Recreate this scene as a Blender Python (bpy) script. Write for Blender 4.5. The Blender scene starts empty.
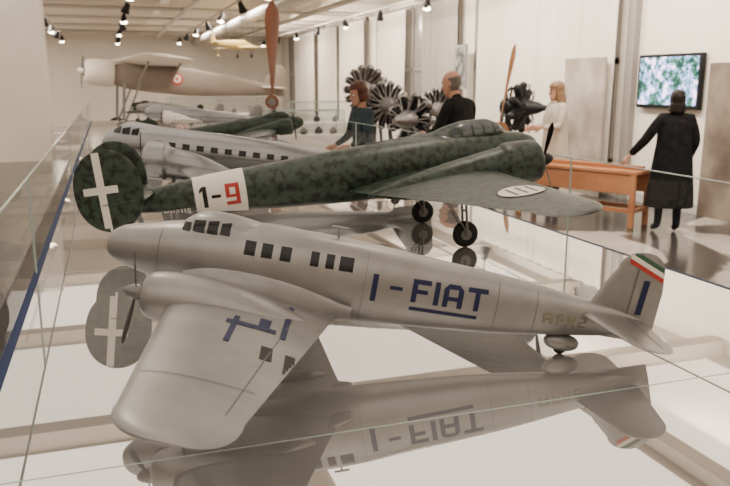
import bpy, bmesh, math, random
from mathutils import Vector, Matrix
from mathutils.bvhtree import BVHTree
random.seed(7)
sc = bpy.context.scene
YAW = math.radians(18.7)
CY, SY = math.cos(YAW), math.sin(YAW)
TOP = 0.97      # height of the mirrored display deck
def W(X, Y):    # view-aligned ground coordinates -> gallery coordinates
    return (CY*X + SY*Y, -SY*X + CY*Y)

# ------------------------------------------------------------------ materials
MATS = {}
def mat(name, col, rough=0.5, metal=0.0, emit=None, es=1.0, spec=0.5, var=0.0, vscale=8.0, bump=0.0, alpha=1.0):
    if name in MATS: return MATS[name]
    m = bpy.data.materials.new(name); m.use_nodes = True
    nt = m.node_tree; b = nt.nodes['Principled BSDF']
    b.inputs['Base Color'].default_value = (*col, 1)
    b.inputs['Roughness'].default_value = rough
    b.inputs['Metallic'].default_value = metal
    b.inputs['Specular IOR Level'].default_value = spec
    if emit:
        b.inputs['Emission Color'].default_value = (*emit, 1)
        b.inputs['Emission Strength'].default_value = es
    tc = nt.nodes.new('ShaderNodeTexCoord')
    no = nt.nodes.new('ShaderNodeTexNoise'); no.inputs['Scale'].default_value = vscale
    no.inputs['Detail'].default_value = 4
    nt.links.new(tc.outputs['Object'], no.inputs['Vector'])
    if var > 0:
        rp = nt.nodes.new('ShaderNodeValToRGB')
        rp.color_ramp.elements[0].position = 0.3; rp.color_ramp.elements[1].position = 0.7
        rp.color_ramp.elements[0].color = (*[max(0, c*(1-var)) for c in col], 1)
        rp.color_ramp.elements[1].color = (*[min(1, c*(1+var)) for c in col], 1)
        nt.links.new(no.outputs['Fac'], rp.inputs['Fac'])
        nt.links.new(rp.outputs['Color'], b.inputs['Base Color'])
    if bump > 0:
        bp = nt.nodes.new('ShaderNodeBump'); bp.inputs['Strength'].default_value = bump
        bp.inputs['Distance'].default_value = 0.01
        nt.links.new(no.outputs['Fac'], bp.inputs['Height'])
        nt.links.new(bp.outputs['Normal'], b.inputs['Normal'])
    MATS[name] = m
    return m

def ramp_mat(name, stops, scale, rough=0.5, metal=0.0, detail=4, stretch=(1,1,1), tex='noise', emit=0.0, distort=0.0, spec=0.5):
    m = bpy.data.materials.new(name); m.use_nodes = True
    nt = m.node_tree; b = nt.nodes['Principled BSDF']
    b.inputs['Roughness'].default_value = rough; b.inputs['Metallic'].default_value = metal
    b.inputs['Specular IOR Level'].default_value = spec
    tc = nt.nodes.new('ShaderNodeTexCoord'); mp = nt.nodes.new('ShaderNodeMapping')
    mp.inputs['Scale'].default_value = stretch
    no = nt.nodes.new('ShaderNodeTexNoise'); no.inputs['Scale'].default_value = scale
    no.inputs['Detail'].default_value = detail; no.inputs['Distortion'].default_value = distort
    rp = nt.nodes.new('ShaderNodeValToRGB')
    els = rp.color_ramp.elements
    els[0].position, els[0].color = stops[0][0], (*stops[0][1], 1)
    els[1].position, els[1].color = stops[-1][0], (*stops[-1][1], 1)
    for p, c in stops[1:-1]:
        e = els.new(p); e.color = (*c, 1)
    nt.links.new(tc.outputs['Object'], mp.inputs['Vector']); nt.links.new(mp.outputs['Vector'], no.inputs['Vector'])
    nt.links.new(no.outputs['Fac'], rp.inputs['Fac']); nt.links.new(rp.outputs['Color'], b.inputs['Base Color'])
    if emit > 0:
        nt.links.new(rp.outputs['Color'], b.inputs['Emission Color'])
        b.inputs['Emission Strength'].default_value = emit
    return m

silver = mat('aluminium_paint', (0.25,0.245,0.236), 0.38, 0.65, var=0.14, vscale=9)
silver_d = mat('aluminium_dark', (0.15,0.148,0.14), 0.42, 0.5, var=0.1, vscale=20)
silver_l = mat('aluminium_bright', (0.25,0.255,0.26), 0.27, 0.75, var=0.12)
blue = mat('navy_paint', (0.008,0.011,0.052), 0.45, spec=.3)
black = mat('black_paint', (0.005,0.005,0.006), 0.45, spec=.3)
winm = mat('dark_window', (0.005,0.006,0.008), 0.15, spec=.3)
white = mat('white_paint', (0.68,0.64,0.57), 0.5)
red = mat('red_paint', (0.36,0.02,0.015), 0.5)
greenp = mat('green_paint', (0.02,0.08,0.04), 0.5)
rubber = mat('rubber', (0.008,0.008,0.008), 0.65, spec=.3)
greyline = mat('panel_line', (0.10,0.10,0.098), 0.5)
khaki = mat('khaki_stencil', (0.16,0.15,0.10), 0.5)
camo = ramp_mat('camouflage_green', [(0.41,(0.005,0.009,0.006)),(0.47,(0.019,0.033,0.023)),(0.62,(0.028,0.046,0.033))], 36, 0.42, 0.0, 1.5, spec=.4)
camo2 = ramp_mat('camouflage_dark', [(0.4,(0.008,0.015,0.010)),(0.6,(0.02,0.035,0.025))], 14, 0.5, spec=.3)
clearpane = mat('canopy_pane', (0.05,0.062,0.067), 0.12, 0.0, spec=0.6)

def glass_mat():
    m = bpy.data.materials.new('clear_glass'); m.use_nodes = True
    nt = m.node_tree; nt.nodes.clear()
    o = nt.nodes.new('ShaderNodeOutputMaterial'); mx = nt.nodes.new('ShaderNodeMixShader')
    tr = nt.nodes.new('ShaderNodeBsdfTransparent'); gl = nt.nodes.new('ShaderNodeBsdfGlossy')
    lw = nt.nodes.new('ShaderNodeLayerWeight'); lw.inputs['Blend'].default_value = 0.5
    pw = nt.nodes.new('ShaderNodeMath'); pw.operation='POWER'; pw.inputs[1].default_value = 4.0
    ml = nt.nodes.new('ShaderNodeMath'); ml.operation='MULTIPLY_ADD'; ml.inputs[1].default_value = .5; ml.inputs[2].default_value = .05
    gl.inputs['Roughness'].default_value = 0.0
    tr.inputs['Color'].default_value = (0.95,0.97,0.965,1)
    nt.links.new(lw.outputs['Facing'], pw.inputs[0]); nt.links.new(pw.outputs[0], ml.inputs[0])
    nt.links.new(ml.outputs[0], mx.inputs[0]); nt.links.new(tr.outputs[0], mx.inputs[1]); nt.links.new(gl.outputs[0], mx.inputs[2])
    nt.links.new(mx.outputs[0], o.inputs['Surface'])
    return m
glass = glass_mat()
glass_edge = mat('glass_edge', (0.35,0.43,0.41), 0.2)

def mirror_mat():
    m = bpy.data.materials.new('mirrored_deck'); m.use_nodes = True
    nt = m.node_tree; nt.nodes.clear()
    o = nt.nodes.new('ShaderNodeOutputMaterial'); mx = nt.nodes.new('ShaderNodeMixShader')
    df = nt.nodes.new('ShaderNodeBsdfDiffuse'); df.inputs['Color'].default_value = (0.55,0.53,0.51,1)
    gl = nt.nodes.new('ShaderNodeBsdfGlossy'); gl.inputs['Roughness'].default_value = 0.0
    gl.inputs['Color'].default_value = (0.80,0.80,0.80,1)
    mx.inputs[0].default_value = 0.80
    nt.links.new(df.outputs[0], mx.inputs[1]); nt.links.new(gl.outputs[0], mx.inputs[2])
    nt.links.new(mx.outputs[0], o.inputs['Surface'])
    return m
mirror = mirror_mat()

# ------------------------------------------------------------------ mesh builder
class MB:
    def __init__(s): s.v=[]; s.f=[]; s.m=[]
    def add(s, vs, fs, mi=0, M=None):
        o = len(s.v)
        for v in vs:
            v = Vector(v)
            if M is not None: v = M @ v
            s.v.append(v)
        for f in fs: s.f.append([i+o for i in f]); s.m.append(mi)
    def box(s, c, d, mi=0, M=None):
        x,y,z = c; a,b,e = d[0]/2,d[1]/2,d[2]/2
        vs = [(x+i*a,y+j*b,z+k*e) for i in(-1,1) for j in(-1,1) for k in(-1,1)]
        s.add(vs, [(0,1,3,2),(4,6,7,5),(0,4,5,1),(2,3,7,6),(0,2,6,4),(1,5,7,3)], mi, M)
    def rings(s, rs, mi=0, cap=True, M=None):
        n = len(rs[0]); vs = [p for r in rs for p in r]; fs = []
        for i in range(len(rs)-1):
            for j in range(n):
                k = (j+1)%n
                fs.append((i*n+j, i*n+k, (i+1)*n+k, (i+1)*n+j))
        if cap:
            fs.append(tuple(range(n))[::-1]); fs.append(tuple((len(rs)-1)*n+j for j in range(n)))
        s.add(vs, fs, mi, M)
    def tube(s, pts, rads, n=10, mi=0, M=None, cap=True, flat=1.0, axis=None):
        pts = [Vector(p) for p in pts]
        if not hasattr(rads,'__len__'): rads = [rads]*len(pts)
        up = None; rs = []
        for i,p in enumerate(pts):
            if axis is not None: d = Vector(axis)
            else: d = pts[min(i+1,len(pts)-1)] - pts[max(i-1,0)]
            if d.length < 1e-9: d = Vector((0,0,1))
            d.normalize()
            if up is None:
                up = Vector((0,0,1)) if abs(d.z) < 0.9 else Vector((1,0,0))
            up = up - d*up.dot(d); up.normalize()
            w = d.cross(up)
            rs.append([p + (w*math.cos(2*math.pi*k/n) + up*flat*math.sin(2*math.pi*k/n))*max(rads[i],1e-5) for k in range(n)])
        s.rings(rs, mi, cap, M)
    def ball(s, c, r, mi=0, M=None, n=12):
        if not hasattr(r,'__len__'): r=(r,r,r)
        rs=[]
        for i in range(n//2+1):
            a = math.pi*i/(n//2); a = min(max(a,0.02),math.pi-0.02)
            rs.append([(c[0]+r[0]*math.sin(a)*math.cos(2*math.pi*k/n), c[1]+r[1]*math.sin(a)*math.sin(2*math.pi*k/n), c[2]+r[2]*math.cos(a)) for k in range(n)])
        s.rings(rs, mi, True, M)
    def obj(s, name, mats, parent=None, smooth=True, angle=40, bevel=0):
        me = bpy.data.meshes.new(name); me.from_pydata([tuple(v) for v in s.v], [], s.f)
        if not isinstance(mats,(list,tuple)): mats=[mats]
        for m in mats: me.materials.append(m)
        me.polygons.foreach_set('material_index', s.m)
        me.polygons.foreach_set('use_smooth', [smooth]*len(s.f))
        me.update()
        bm = bmesh.new(); bm.from_mesh(me); bmesh.ops.recalc_face_normals(bm, faces=bm.faces); bm.to_mesh(me); bm.free()
        if smooth:
            try: me.set_sharp_from_angle(angle=math.radians(angle))
            except Exception: pass
        o = bpy.data.objects.new(name, me); sc.collection.objects.link(o)
        if parent: o.parent = parent
        if bevel:
            b = o.modifiers.new('bevel','BEVEL'); b.width = bevel; b.segments = 2; b.limit_method='ANGLE'
        return o
    def bvh(s): return BVHTree.FromPolygons([Vector(v) for v in s.v], s.f)

def empty(name, loc=(0,0,0), rz=0.0):
    e = bpy.data.objects.new(name, None); sc.collection.objects.link(e)
    e.location = loc; e.rotation_euler = (0,0,rz); e.empty_display_size = 0.1
    return e
def one_box(name, c, d, m, bevel=0.0, parent=None):
    b = MB(); b.box(c, d); return b.obj(name, m, parent, smooth=False, bevel=bevel)

# ------------------------------------------------------------------ lofting helpers
def pchip(st, sub):
    st = sorted(st, key=lambda a:a[0]); n=len(st); k=len(st[0])
    xs=[a[0] for a in st]; out=[]
    D=[[0]*k for _ in range(n)]
    for c in range(1,k):
        h=[xs[i+1]-xs[i] for i in range(n-1)]; dl=[(st[i+1][c]-st[i][c])/h[i] for i in range(n-1)]
        for i in range(n):
            if i==0: D[i][c]=dl[0]
            elif i==n-1: D[i][c]=dl[-1]
            elif dl[i-1]*dl[i]<=0: D[i][c]=0
            else: D[i][c]=2*dl[i-1]*dl[i]/(dl[i-1]+dl[i])
    for i in range(n-1):
        h=xs[i+1]-xs[i]
        for j in range(sub):
            t=j/sub; row=[xs[i]+t*h]
            for c in range(1,k):
                a=2*t**3-3*t**2+1; b=t**3-2*t**2+t; e=-2*t**3+3*t**2; g=t**3-t**2
                row.append(a*st[i][c]+b*h*D[i][c]+e*st[i+1][c]+g*h*D[i+1][c])
            out.append(row)
    out.append(list(st[-1])); return out
def fring(row, n=28, y0=0.0, off=0.0, e=2.0):
    x,zc,hw,hu,hd = row; r=[]
    for k in range(n):
        a=2*math.pi*k/n; c,s_=math.cos(a),math.sin(a)
        cc=math.copysign(abs(c)**(2/e),c); ss=math.copysign(abs(s_)**(2/e),s_)
        r.append((x, y0+(hw+off)*cc, zc+((hu if s_>0 else hd)+off)*ss))
    return r
def foil(t, n=12):
    pts=[]
    xs=[(1-math.cos(math.pi*i/n))/2 for i in range(n+1)]
    f=lambda x:5*t*(.2969*math.sqrt(x)-.126*x-.3516*x*x+.2843*x**3-.1036*x**4)
    for x in reversed(xs): pts.append((x, 1.15*f(x)+0.0005))
    for x in xs[1:-1]: pts.append((x,-0.85*f(x)))
    pts.append((1.0,-0.0005))
    return pts
def surf(mb, st, tip, side=1, vertical=False, y0=0.0, mi=0, oval=None, te=2.0, tw=.55):
    rows=[]
    if oval:
        xc,zc,a,hh,t=oval
        for i in range(0,25):
            u=-math.cos(math.pi*i/24); f=max(math.sqrt(max(0,1-abs(u)**2.3)),0.02)
            rows.append((zc+hh*u, xc+a*f, xc-a*f, y0, t))
    else:
        for i in range(len(st)-1):
            for j in range(6):
                t=j/6; rows.append(tuple(st[i][c]*(1-t)+st[i+1][c]*t for c in range(5)))
        L=st[-1]; cx=(L[1]*(1-tw)+L[2]*tw)
        for k in range(0,15):
            u=math.sin(math.pi/2*k/14); f=max(max(0,1-u**te)**(1/te),0.03)
            rows.append((L[0]+tip*u, cx+(L[1]-cx)*f, cx+(L[2]-cx)*f, L[3], L[4]))
    rs=[]
    for sp,xl,xt,z,t in rows:
        c=xl-xt; ring=[]
        for fx,fz in foil(t):
            X=xl-fx*c; Z=fz*c
            if vertical: ring.append((X, y0+Z, sp))
            else: ring.append((X, side*sp, z+Z))
        rs.append(ring)
    mb.rings(rs, mi)

def proj(bvh, out, quad, axis, nu=6, nv=6, off=0.0012, mi=0, pts=None, faces=None):
    """drape a flat 2-D shape on a surface; axis 'y+','y-' use (x,z); 'z+' uses (x,y)"""
    if pts is None:
        a,b,c,d=[Vector(q) for q in quad]; pts=[]; faces=[]
        for i in range(nu+1):
            for j in range(nv+1):
                u,v=i/nu,j/nv; pts.append(a*(1-u)*(1-v)+b*u*(1-v)+c*u*v+d*(1-u)*v)
        for i in range(nu):
            for j in range(nv):
                k=i*(nv+1)+j; faces.append((k,k+1,k+nv+2,k+nv+1))
    vs=[]
    for p in pts:
        if axis[0]=='y':
            s_=1 if axis[1]=='+' else -1
            o=Vector((p[0],5*s_,p[1])); dr=Vector((0,-s_,0))
        else:
            o=Vector((p[0],p[1],5)); dr=Vector((0,0,-1))
        h=bvh.ray_cast(o,dr)
        if h[0] is None: vs.append(None)
        else:
            nrm=h[1]
            if nrm.dot(dr)>0: nrm=-nrm
            vs.append(h[0]+nrm*off)
    idx={}; vv=[]
    for i,v in enumerate(vs):
        if v is not None: idx[i]=len(vv); vv.append(v)
    ff=[tuple(idx[i] for i in f) for f in faces if all(i in idx for i in f)]
    out.add(vv, ff, mi)
def disc2d(cx,cy,r0,r1,n=32,m=3):
    pts=[];fs=[]
    for i in range(m+1):
        r=r0+(r1-r0)*i/m
        for k in range(n):
            a=2*math.pi*k/n; pts.append(Vector((cx+r*math.cos(a),cy+r*math.sin(a))))
    for i in range(m):
        for k in range(n):
            fs.append((i*n+k,i*n+(k+1)%n,(i+1)*n+(k+1)%n,(i+1)*n+k))
    return pts,fs
GL={ # letters: quads in a unit-high box
 'I':(0.2,[((0,0),(.2,0),(.2,1),(0,1))]),
 '1':(0.36,[((.14,0),(.34,0),(.34,1),(.14,1)),((0,.70),(.14,.82),(.14,1),(0,.86))]),
 '-':(0.36,[((0,.42),(.36,.42),(.36,.57),(0,.57))]),
 'F':(0.72,[((0,0),(.2,0),(.2,1),(0,1)),((.2,.8),(.72,.8),(.72,1),(.2,1)),((.2,.4),(.62,.4),(.62,.58),(.2,.58))]),
 'A':(0.78,[((0,0),(.2,0),(.2,.8),(0,.8)),((.58,0),(.78,0),(.78,.8),(.58,.8)),((0,.8),(.78,.8),(.6,1),(.18,1)),((.2,.3),(.58,.3),(.58,.48),(.2,.48))]),
 'T':(0.8,[((.3,0),(.5,0),(.5,.8),(.3,.8)),((0,.8),(.8,.8),(.8,1),(0,1))]),
 'P':(0.6,[((0,0),(.16,0),(.16,1),(0,1)),((.16,.84),(.6,.84),(.6,1),(.16,1)),((.16,.4),(.6,.4),(.6,.55),(.16,.55)),((.44,.55),(.6,.55),(.6,.84),(.44,.84))]),
 'R':(0.6,[((0,0),(.16,0),(.16,1),(0,1)),((.16,.84),(.6,.84),(.6,1),(.16,1)),((.16,.4),(.6,.4),(.6,.55),(.16,.55)),((.44,.55),(.6,.55),(.6,.84),(.44,.84)),((.3,.4),(.46,.4),(.62,0),(.46,0))]),
 'M':(0.8,[((0,0),(.16,0),(.16,1),(0,1)),((.64,0),(.8,0),(.8,1),(.64,1)),((.16,1),(.16,.75),(.4,.35),(.4,.6)),((.4,.35),(.64,.75),(.64,1),(.4,.6))]),
 '9':(0.62,[((0,.82),(.62,.82),(.62,1),(0,1)),((0,.5),(.18,.5),(.18,.82),(0,.82)),((0,.36),(.44,.36),(.44,.5),(0,.5)),((.44,.18),(.62,.18),(.62,.82),(.44,.82)),((0,0),(.62,0),(.62,.18),(0,.18))]),
 '2':(0.6,[((0,.84),(.6,.84),(.6,1),(0,1)),((.44,.5),(.6,.5),(.6,.84),(.44,.84)),((0,.42),(.6,.42),(.6,.56),(0,.56)),((0,.16),(.16,.16),(.16,.42),(0,.42)),((0,0),(.6,0),(.6,.16),(0,.16))]),
}
def side_text(bvh,out,txt,x0,z0,h,dirx,axis,gap=.2,mi=0,wide=1.0):
    u=0
    for ch in txt:
        if ch==' ': u+=.4; continue
        w,qs=GL[ch]
        for q in qs:
            proj(bvh,out,[(x0+dirx*(u+a)*h*wide, z0+b*h) for a,b in q],axis,4,4,mi=mi)
        u+=w+gap
    return x0+dirx*u*h*wide

def prop_blades(mb, c, R, n=3, phase=0.4, mi=0, wmax=0.14):
    for k in range(n):
        ph=phase+2*math.pi*k/n; rs=[]
        d=Vector((0,math.cos(ph),math.sin(ph))); t=Vector((0,-math.sin(ph),math.cos(ph)))
        for i in range(11):
            u=i/10; r=R*(0.08+0.92*u)
            ch=R*wmax*(0.35+1.3*u-0.1*u*u)*(1 if u<.7 else math.sqrt(max(0.02,1-((u-.7)/.3)**2)))*0.75
            tw=math.radians(60-42*u); ring=[]
            for q in range(8):
                a=2*math.pi*q/8; lx=ch/2*math.cos(a); lz=ch*0.09*math.sin(a)
                ring.append(Vector(c)+d*r+t*(lx*math.cos(tw)-lz*math.sin(tw))+Vector((1,0,0))*(lx*math.sin(tw)+lz*math.cos(tw)))
            rs.append(ring)
        mb.rings(rs,mi)

def wheel(mb, c, r, w, mi=0, mh=1):
    pts=[];rad=[]
    for i in range(9):
        a=math.pi*i/8; pts.append((c[0],c[1]-w/2*math.cos(a),c[2])); rad.append(r-w*0.5+w*0.5*math.sin(a)**0.7)
    mb.tube(pts,rad,24,mi,axis=(0,1,0))
    mb.tube([(c[0],c[1]-w*.54,c[2]),(c[0],c[1]+w*.54,c[2])],r*0.42,16,mh)

def airplane(name, X, Y, h0, rz_deg, pitch_deg, cfg, base=TOP, scale=1.0):
    p=math.radians(pitch_deg); x,y=W(X,Y)
    root=bpy.data.objects.new(name,None); sc.collection.objects.link(root)
    root.matrix_world = Matrix.Translation((x,y,base+h0)) @ Matrix.Rotation(math.radians(rz_deg)-YAW,4,'Z') @ Matrix.Rotation(-p,4,'Y') @ Matrix.Scale(scale,4)
    hh=h0/scale
    body,trim=cfg['mat'],cfg.get('trim',cfg['mat'])
    fb=MB(); rows=pchip(cfg['fus'],4)
    fb.rings([fring(r,e=cfg.get('e',2.1)) for r in rows])
    for cn in cfg.get('canopy',[]):
        fb.rings([fring(r,20) for r in pchip(cn,4)])
    fb.obj('fuselage',body,root,angle=50)
    wb=MB()
    for sd in (1,-1): surf(wb,cfg['wing'],cfg['wtip'],sd,te=cfg.get('te',2.0),tw=cfg.get('tw',.55))
    wb.obj('wing',cfg.get('wmat',body),root,angle=50)
    tb=MB()
    for sd in (1,-1): surf(tb,cfg['tail'],cfg['ttip'],sd)
    tb.obj('tailplane',cfg.get('wmat',body),root,angle=50)
    vb=MB()
    for fy in cfg.get('ovalfins',[]):
        surf(vb,None,0,vertical=True,y0=fy,oval=cfg['oval'])
    if 'fin' in cfg: surf(vb,cfg['fin'],cfg['fintip'],vertical=True)
    vb.obj('fin',body,root,angle=50)
    nb=MB(); pb=MB()
    for ny in cfg.get('nac_y',[]):
        nr=pchip(cfg['nac'],3)
        nb.rings([fring(r,24,ny) for r in nr],0)
        f=nr[-1]; fx,fz,fr=f[0],f[1],f[2]
        nb.tube([(fx+.0008,ny,fz),(fx+.0012,ny,fz)],fr*0.82,20,1)
        for k in range(9):
            a=2*math.pi*k/9
            nb.tube([(fx+.003,ny+fr*.25*math.cos(a),fz+fr*.25*math.sin(a)),(fx+.003,ny+fr*.75*math.cos(a),fz+fr*.75*math.sin(a))],fr*.12,6,2)
        sp=cfg['prop_r']*0.16
        pb.tube([(fx-.01,ny,fz),(fx+sp*.8,ny,fz),(fx+sp*1.6,ny,fz),(fx+sp*2.1,ny,fz),(fx+sp*2.3,ny,fz)],[sp,sp*.98,sp*.75,sp*.4,sp*.05],16,1,axis=(1,0,0))
        prop_blades(pb,(fx+sp*.8,ny,fz),cfg['prop_r'],cfg.get('blades',3),cfg.get('phase',.5)+ny,0)
    if nb.v: nb.obj('nacelle',[cfg.get('nmat',body),black,silver_d],root,angle=50)
    if pb.v: pb.obj('propeller',[cfg.get('pmat',black),cfg.get('spmat',silver_d)],root,angle=50)
    gb=MB(); g=cfg['gear']; r=g['r']
    for sd in (1,-1):
        gx,gy=g['x'],g['y']*sd; gz=(r-hh-gx*math.sin(p))/math.cos(p)
        wheel(gb,(gx,gy,gz),r,r*.55)
        for o in (-1,1):
            gb.tube([(gx+.01,gy+o*r*.45,g['top']),(gx,gy+o*r*.45,gz)],r*.1,8,1)
            gb.tube([(gx-r*1.6,gy+o*r*.3,g['top']),(gx,gy+o*r*.42,gz+r*.2)],r*.06,8,1)
        gb.tube([(gx,gy-r*.5,gz),(gx,gy+r*.5,gz)],r*.1,8,1)
        gb.tube([(gx+.005,gy-r*.45,(gz+g['top'])/2),(gx+.005,gy+r*.45,(gz+g['top'])/2)],r*.08,8,1)
    tx=g['tx']; tr=g['tr']; tz=(tr-hh-tx*math.sin(p))/math.cos(p)
    if g.get('spat'):
        pts=[];rad=[]
        for i in range(13):
            a=math.pi*i/12; pts.append((tx+.045*math.cos(a),0,tz+.014)); rad.append(max(.023*math.sin(a)**.8,.001))
        gb.tube(pts,rad,16,2,axis=(1,0,0))
        gb.tube([(tx,0,tz),(tx+.01,0,g['ttop'])],.009,10,2)
        wheel(gb,(tx,0,tz),tr,tr*.7)
    else:
        wheel(gb,(tx,0,tz),tr,tr*.6); gb.tube([(tx,tr*.4,tz),(tx+.02,0,g['ttop'])],tr*.15,8,1)
    gb.obj('landing_gear',[rubber,silver_d,cfg.get('nmat',body)],root,angle=50)
    return dict(root=root,fus=fb,wing=wb,fin=vb,tail=tb,rows=rows,fb=fb.bvh(),wb=wb.bvh(),vb=vb.bvh())
def fus_at(rows,x):
    for a,b in zip(rows,rows[1:]):
        if a[0]<=x<=b[0]:
            t=(x-a[0])/(b[0]-a[0]); return [x]+[a[c]*(1-t)+b[c]*t for c in range(1,5)]

# ------------------------------------------------------------------ 1. silver twin
S=dict(mat=silver,wmat=silver,nmat=silver,e=2.3,te=2.6,tw=.62,pmat=mat('propeller_grey',(.09,.088,.085),.4,.4),
 fus=[(.392,-.01,.004,.004,.004),(.389,-.01,.018,.016,.018),(.378,-.008,.034,.032,.034),(.355,-.006,.046,.045,.048),(.30,-.004,.06,.058,.064),(.22,0,.076,.074,.082),(.12,0,.086,.090,.095),(0,0,.09,.102,.1),(-.2,0,.088,.1,.1),(-.4,0,.076,.088,.09),(-.6,.002,.06,.073,.075),(-.75,.004,.044,.055,.056),(-.88,.006,.024,.038,.038),(-.97,.01,.004,.012,.012)],
 canopy=[[(.225,.05,.015,.012,.02),(.20,.055,.04,.032,.03),(.17,.06,.055,.045,.03),(.12,.062,.062,.05,.03),(.05,.06,.06,.046,.03),(-.03,.05,.04,.035,.02),(-.08,.045,.01,.01,.01)]],
 wing=[(0,.20,-.215,-.062,.17),(.09,.195,-.205,-.062,.16),(.2,.18,-.18,-.064,.14),(.73,.128,-.075,-.068,.11)],wtip=.10,
 tail=[(0,-.79,-.965,.02,.1),(.2,-.845,-.955,.022,.09)],ttip=.07,
 fin=[(-.035,-.84,-.992,0,.07),(0.0,-.80,-.995,0,.08),(.1,-.845,-.997,0,.08),(.15,-.873,-.99,0,.08)],fintip=.045,
 nac=[(.238,-.056,.030,.030,.030),(.233,-.056,.042,.042,.042),(.215,-.056,.053,.053,.053),(.18,-.056,.058,.058,.058),(.13,-.056,.060,.060,.054),(.05,-.057,.062,.052,.045),(-.04,-.060,.058,.036,.03),(-.11,-.066,.03,.018,.02),(-.15,-.068,.004,.004,.004)],
 nac_y=[.21,-.21],prop_r=.12,phase=.9,blades=3,
 gear=dict(x=.144,y=.21,r=.042,top=-.08,tx=-.774,tr=.018,ttop=-.03,spat=True))
A=airplane('silver_model_airplane',-.25,1.82,.235,180,10,S)
fm=MB() # concave wing-root fairing
for sd in (1,-1):
    rs=[]
    for i in range(25):
        u=i/24; x=.185-.415*u; s_=math.sin(math.pi*min(1,.04+u*.93))**.6
        w=.012+.085*s_*(.6+.5*u); h=.008+.055*s_
        yo=.078+w; hit=A['wb'].ray_cast(Vector((x,sd*yo,1)),Vector((0,0,-1)))
        zb=(hit[0].z if hit[0] else -.064)-.001
        arc=[(x,sd*(.078+w*(1-math.cos(a))),zb+h*(1-math.sin(a))) for a in [math.pi/2*k/8 for k in range(9)]]
        rs.append([(x,sd*.05,zb+h)]+arc+[(x,sd*(.078+w),zb-.006),(x,sd*.05,zb-.006)])
    fm.rings(rs,0)
fm.tube([(-.17,0,.10),(-.17,0,.125)],.003,8); fm.tube([(-.15,0,.125),(-.19,0,.125)],.003,8)
fm.obj('wing_fillet',silver,A['root'],angle=60)
dk=MB() # dark glazing
for ax in ('y+','y-'):
    for xc,w in [(.033,.026),(-.008,.026),(-.053,.026),(-.123,.020),(-.16,.020),(-.20,.034)]:
        proj(A['fb'],dk,[(xc+w/2,.038),(xc-w/2,.038),(xc-w/2,.070),(xc+w/2,.070)],ax,5,6)
    for a,b,z0,z1 in [(.205,.185,.064,.083),(.178,.150,.066,.094),(.143,.118,.068,.098),(.111,.088,.070,.098)]:
        proj(A['fb'],dk,[(a,z0),(b,z0),(b,z1),(a,z1-.004)],ax,4,5)
dk.obj('cabin_windows',winm,A['root'])
tx=MB()
for ax in ('y+','y-'):
    if ax=='y+':
        side_text(A['fb'],tx,'I',-.268,-.022,.066,-1,ax)
        side_text(A['fb'],tx,'-',-.312,-.012,.060,-1,ax,wide=1.4)
        side_text(A['fb'],tx,'FIAT',-.366,-.010,.056,-1,ax,gap=.16,wide=1.12)
        proj(A['fb'],tx,[(-.366,-.022),(-.535,-.022),(-.535,-.031),(-.366,-.031)],ax,16,2)
    else:
        side_text(A['fb'],tx,'I-FIAT',-.53,-.012,.056,1,ax)
for ax in ('y+','y-'):
    proj(A['vb'],tx,[(-.938,.035),(-.954,.035),(-.958,.125),(-.942,.125)],ax,3,10)
def wq(x0,x1,y0,y1,dx=0): proj(A['wb'],tx,[(x0,y0),(x1,y0),(x1+dx,y1),(x0+dx,y1)],'z+',8,8)
wq(.018,.006,.30,.44); wq(-.085,-.098,.17,.36)
wq(.030,-.075,.325,.345); wq(-.035,-.06,.28,.325)
tx.obj('blue_lettering',blue,A['root'])
sl=MB()
for x0,x1,y0,y1 in [(-.056,-.080,.42,.48),(-.106,-.126,.43,.53)]:
    proj(A['wb'],sl,[(x0,y0),(x1,y0),(x1-.004,y1),(x0-.004,y1)],'z+',4,6)
sl.obj('wing_slots',black,A['root'])
kh=MB(); side_text(A['fb'],kh,'APR2',-.70,-.014,.026,-1,'y+',gap=.25,wide=1.3); kh.obj('serial_stencil',khaki,A['root'])
gl=MB()
for ax in ('y+','y-'):
    proj(A['vb'],gl,[(-.915,.0),(-.918,.0),(-.925,.19),(-.922,.19)],ax,2,16)
for s1 in (1,-1):
    proj(A['wb'],gl,[(.125,.62*s1),(-.075,.62*s1),(-.075,.622*s1),(.125,.622*s1)],'z+',24,1)
    proj(A['wb'],gl,[(-.105,.22*s1),(-.103,.22*s1),(-.040,.72*s1),(-.042,.72*s1)],'z+',1,30)
    proj(A['tail'].bvh(),gl,[(-.915,.02*s1),(-.918,.02*s1),(-.925,.24*s1),(-.922,.24*s1)],'z+',1,12)
for ax in ('y+','y-'):
    for xx in (.25,-.25,-.58,-.68):
        proj(A['fb'],gl,[(xx,-.08),(xx+.0012,-.08),(xx+.0012,.085),(xx,.085)],ax,1,20)
gl.obj('panel_lines',greyline,A['root'])
for nm,m_,a,b in (('green_stripe',greenp,.163,.175),('white_stripe',white,.151,.163),('red_stripe',red,.139,.151)):
    q=MB()
    for ax in ('y+','y-'):
        proj(A['vb'],q,[(-.895,a+.024),(-.999,a-.018),(-.999,b-.018),(-.895,b+.024)],ax,24,3)
    q.obj(nm,m_,A['root'])

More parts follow.
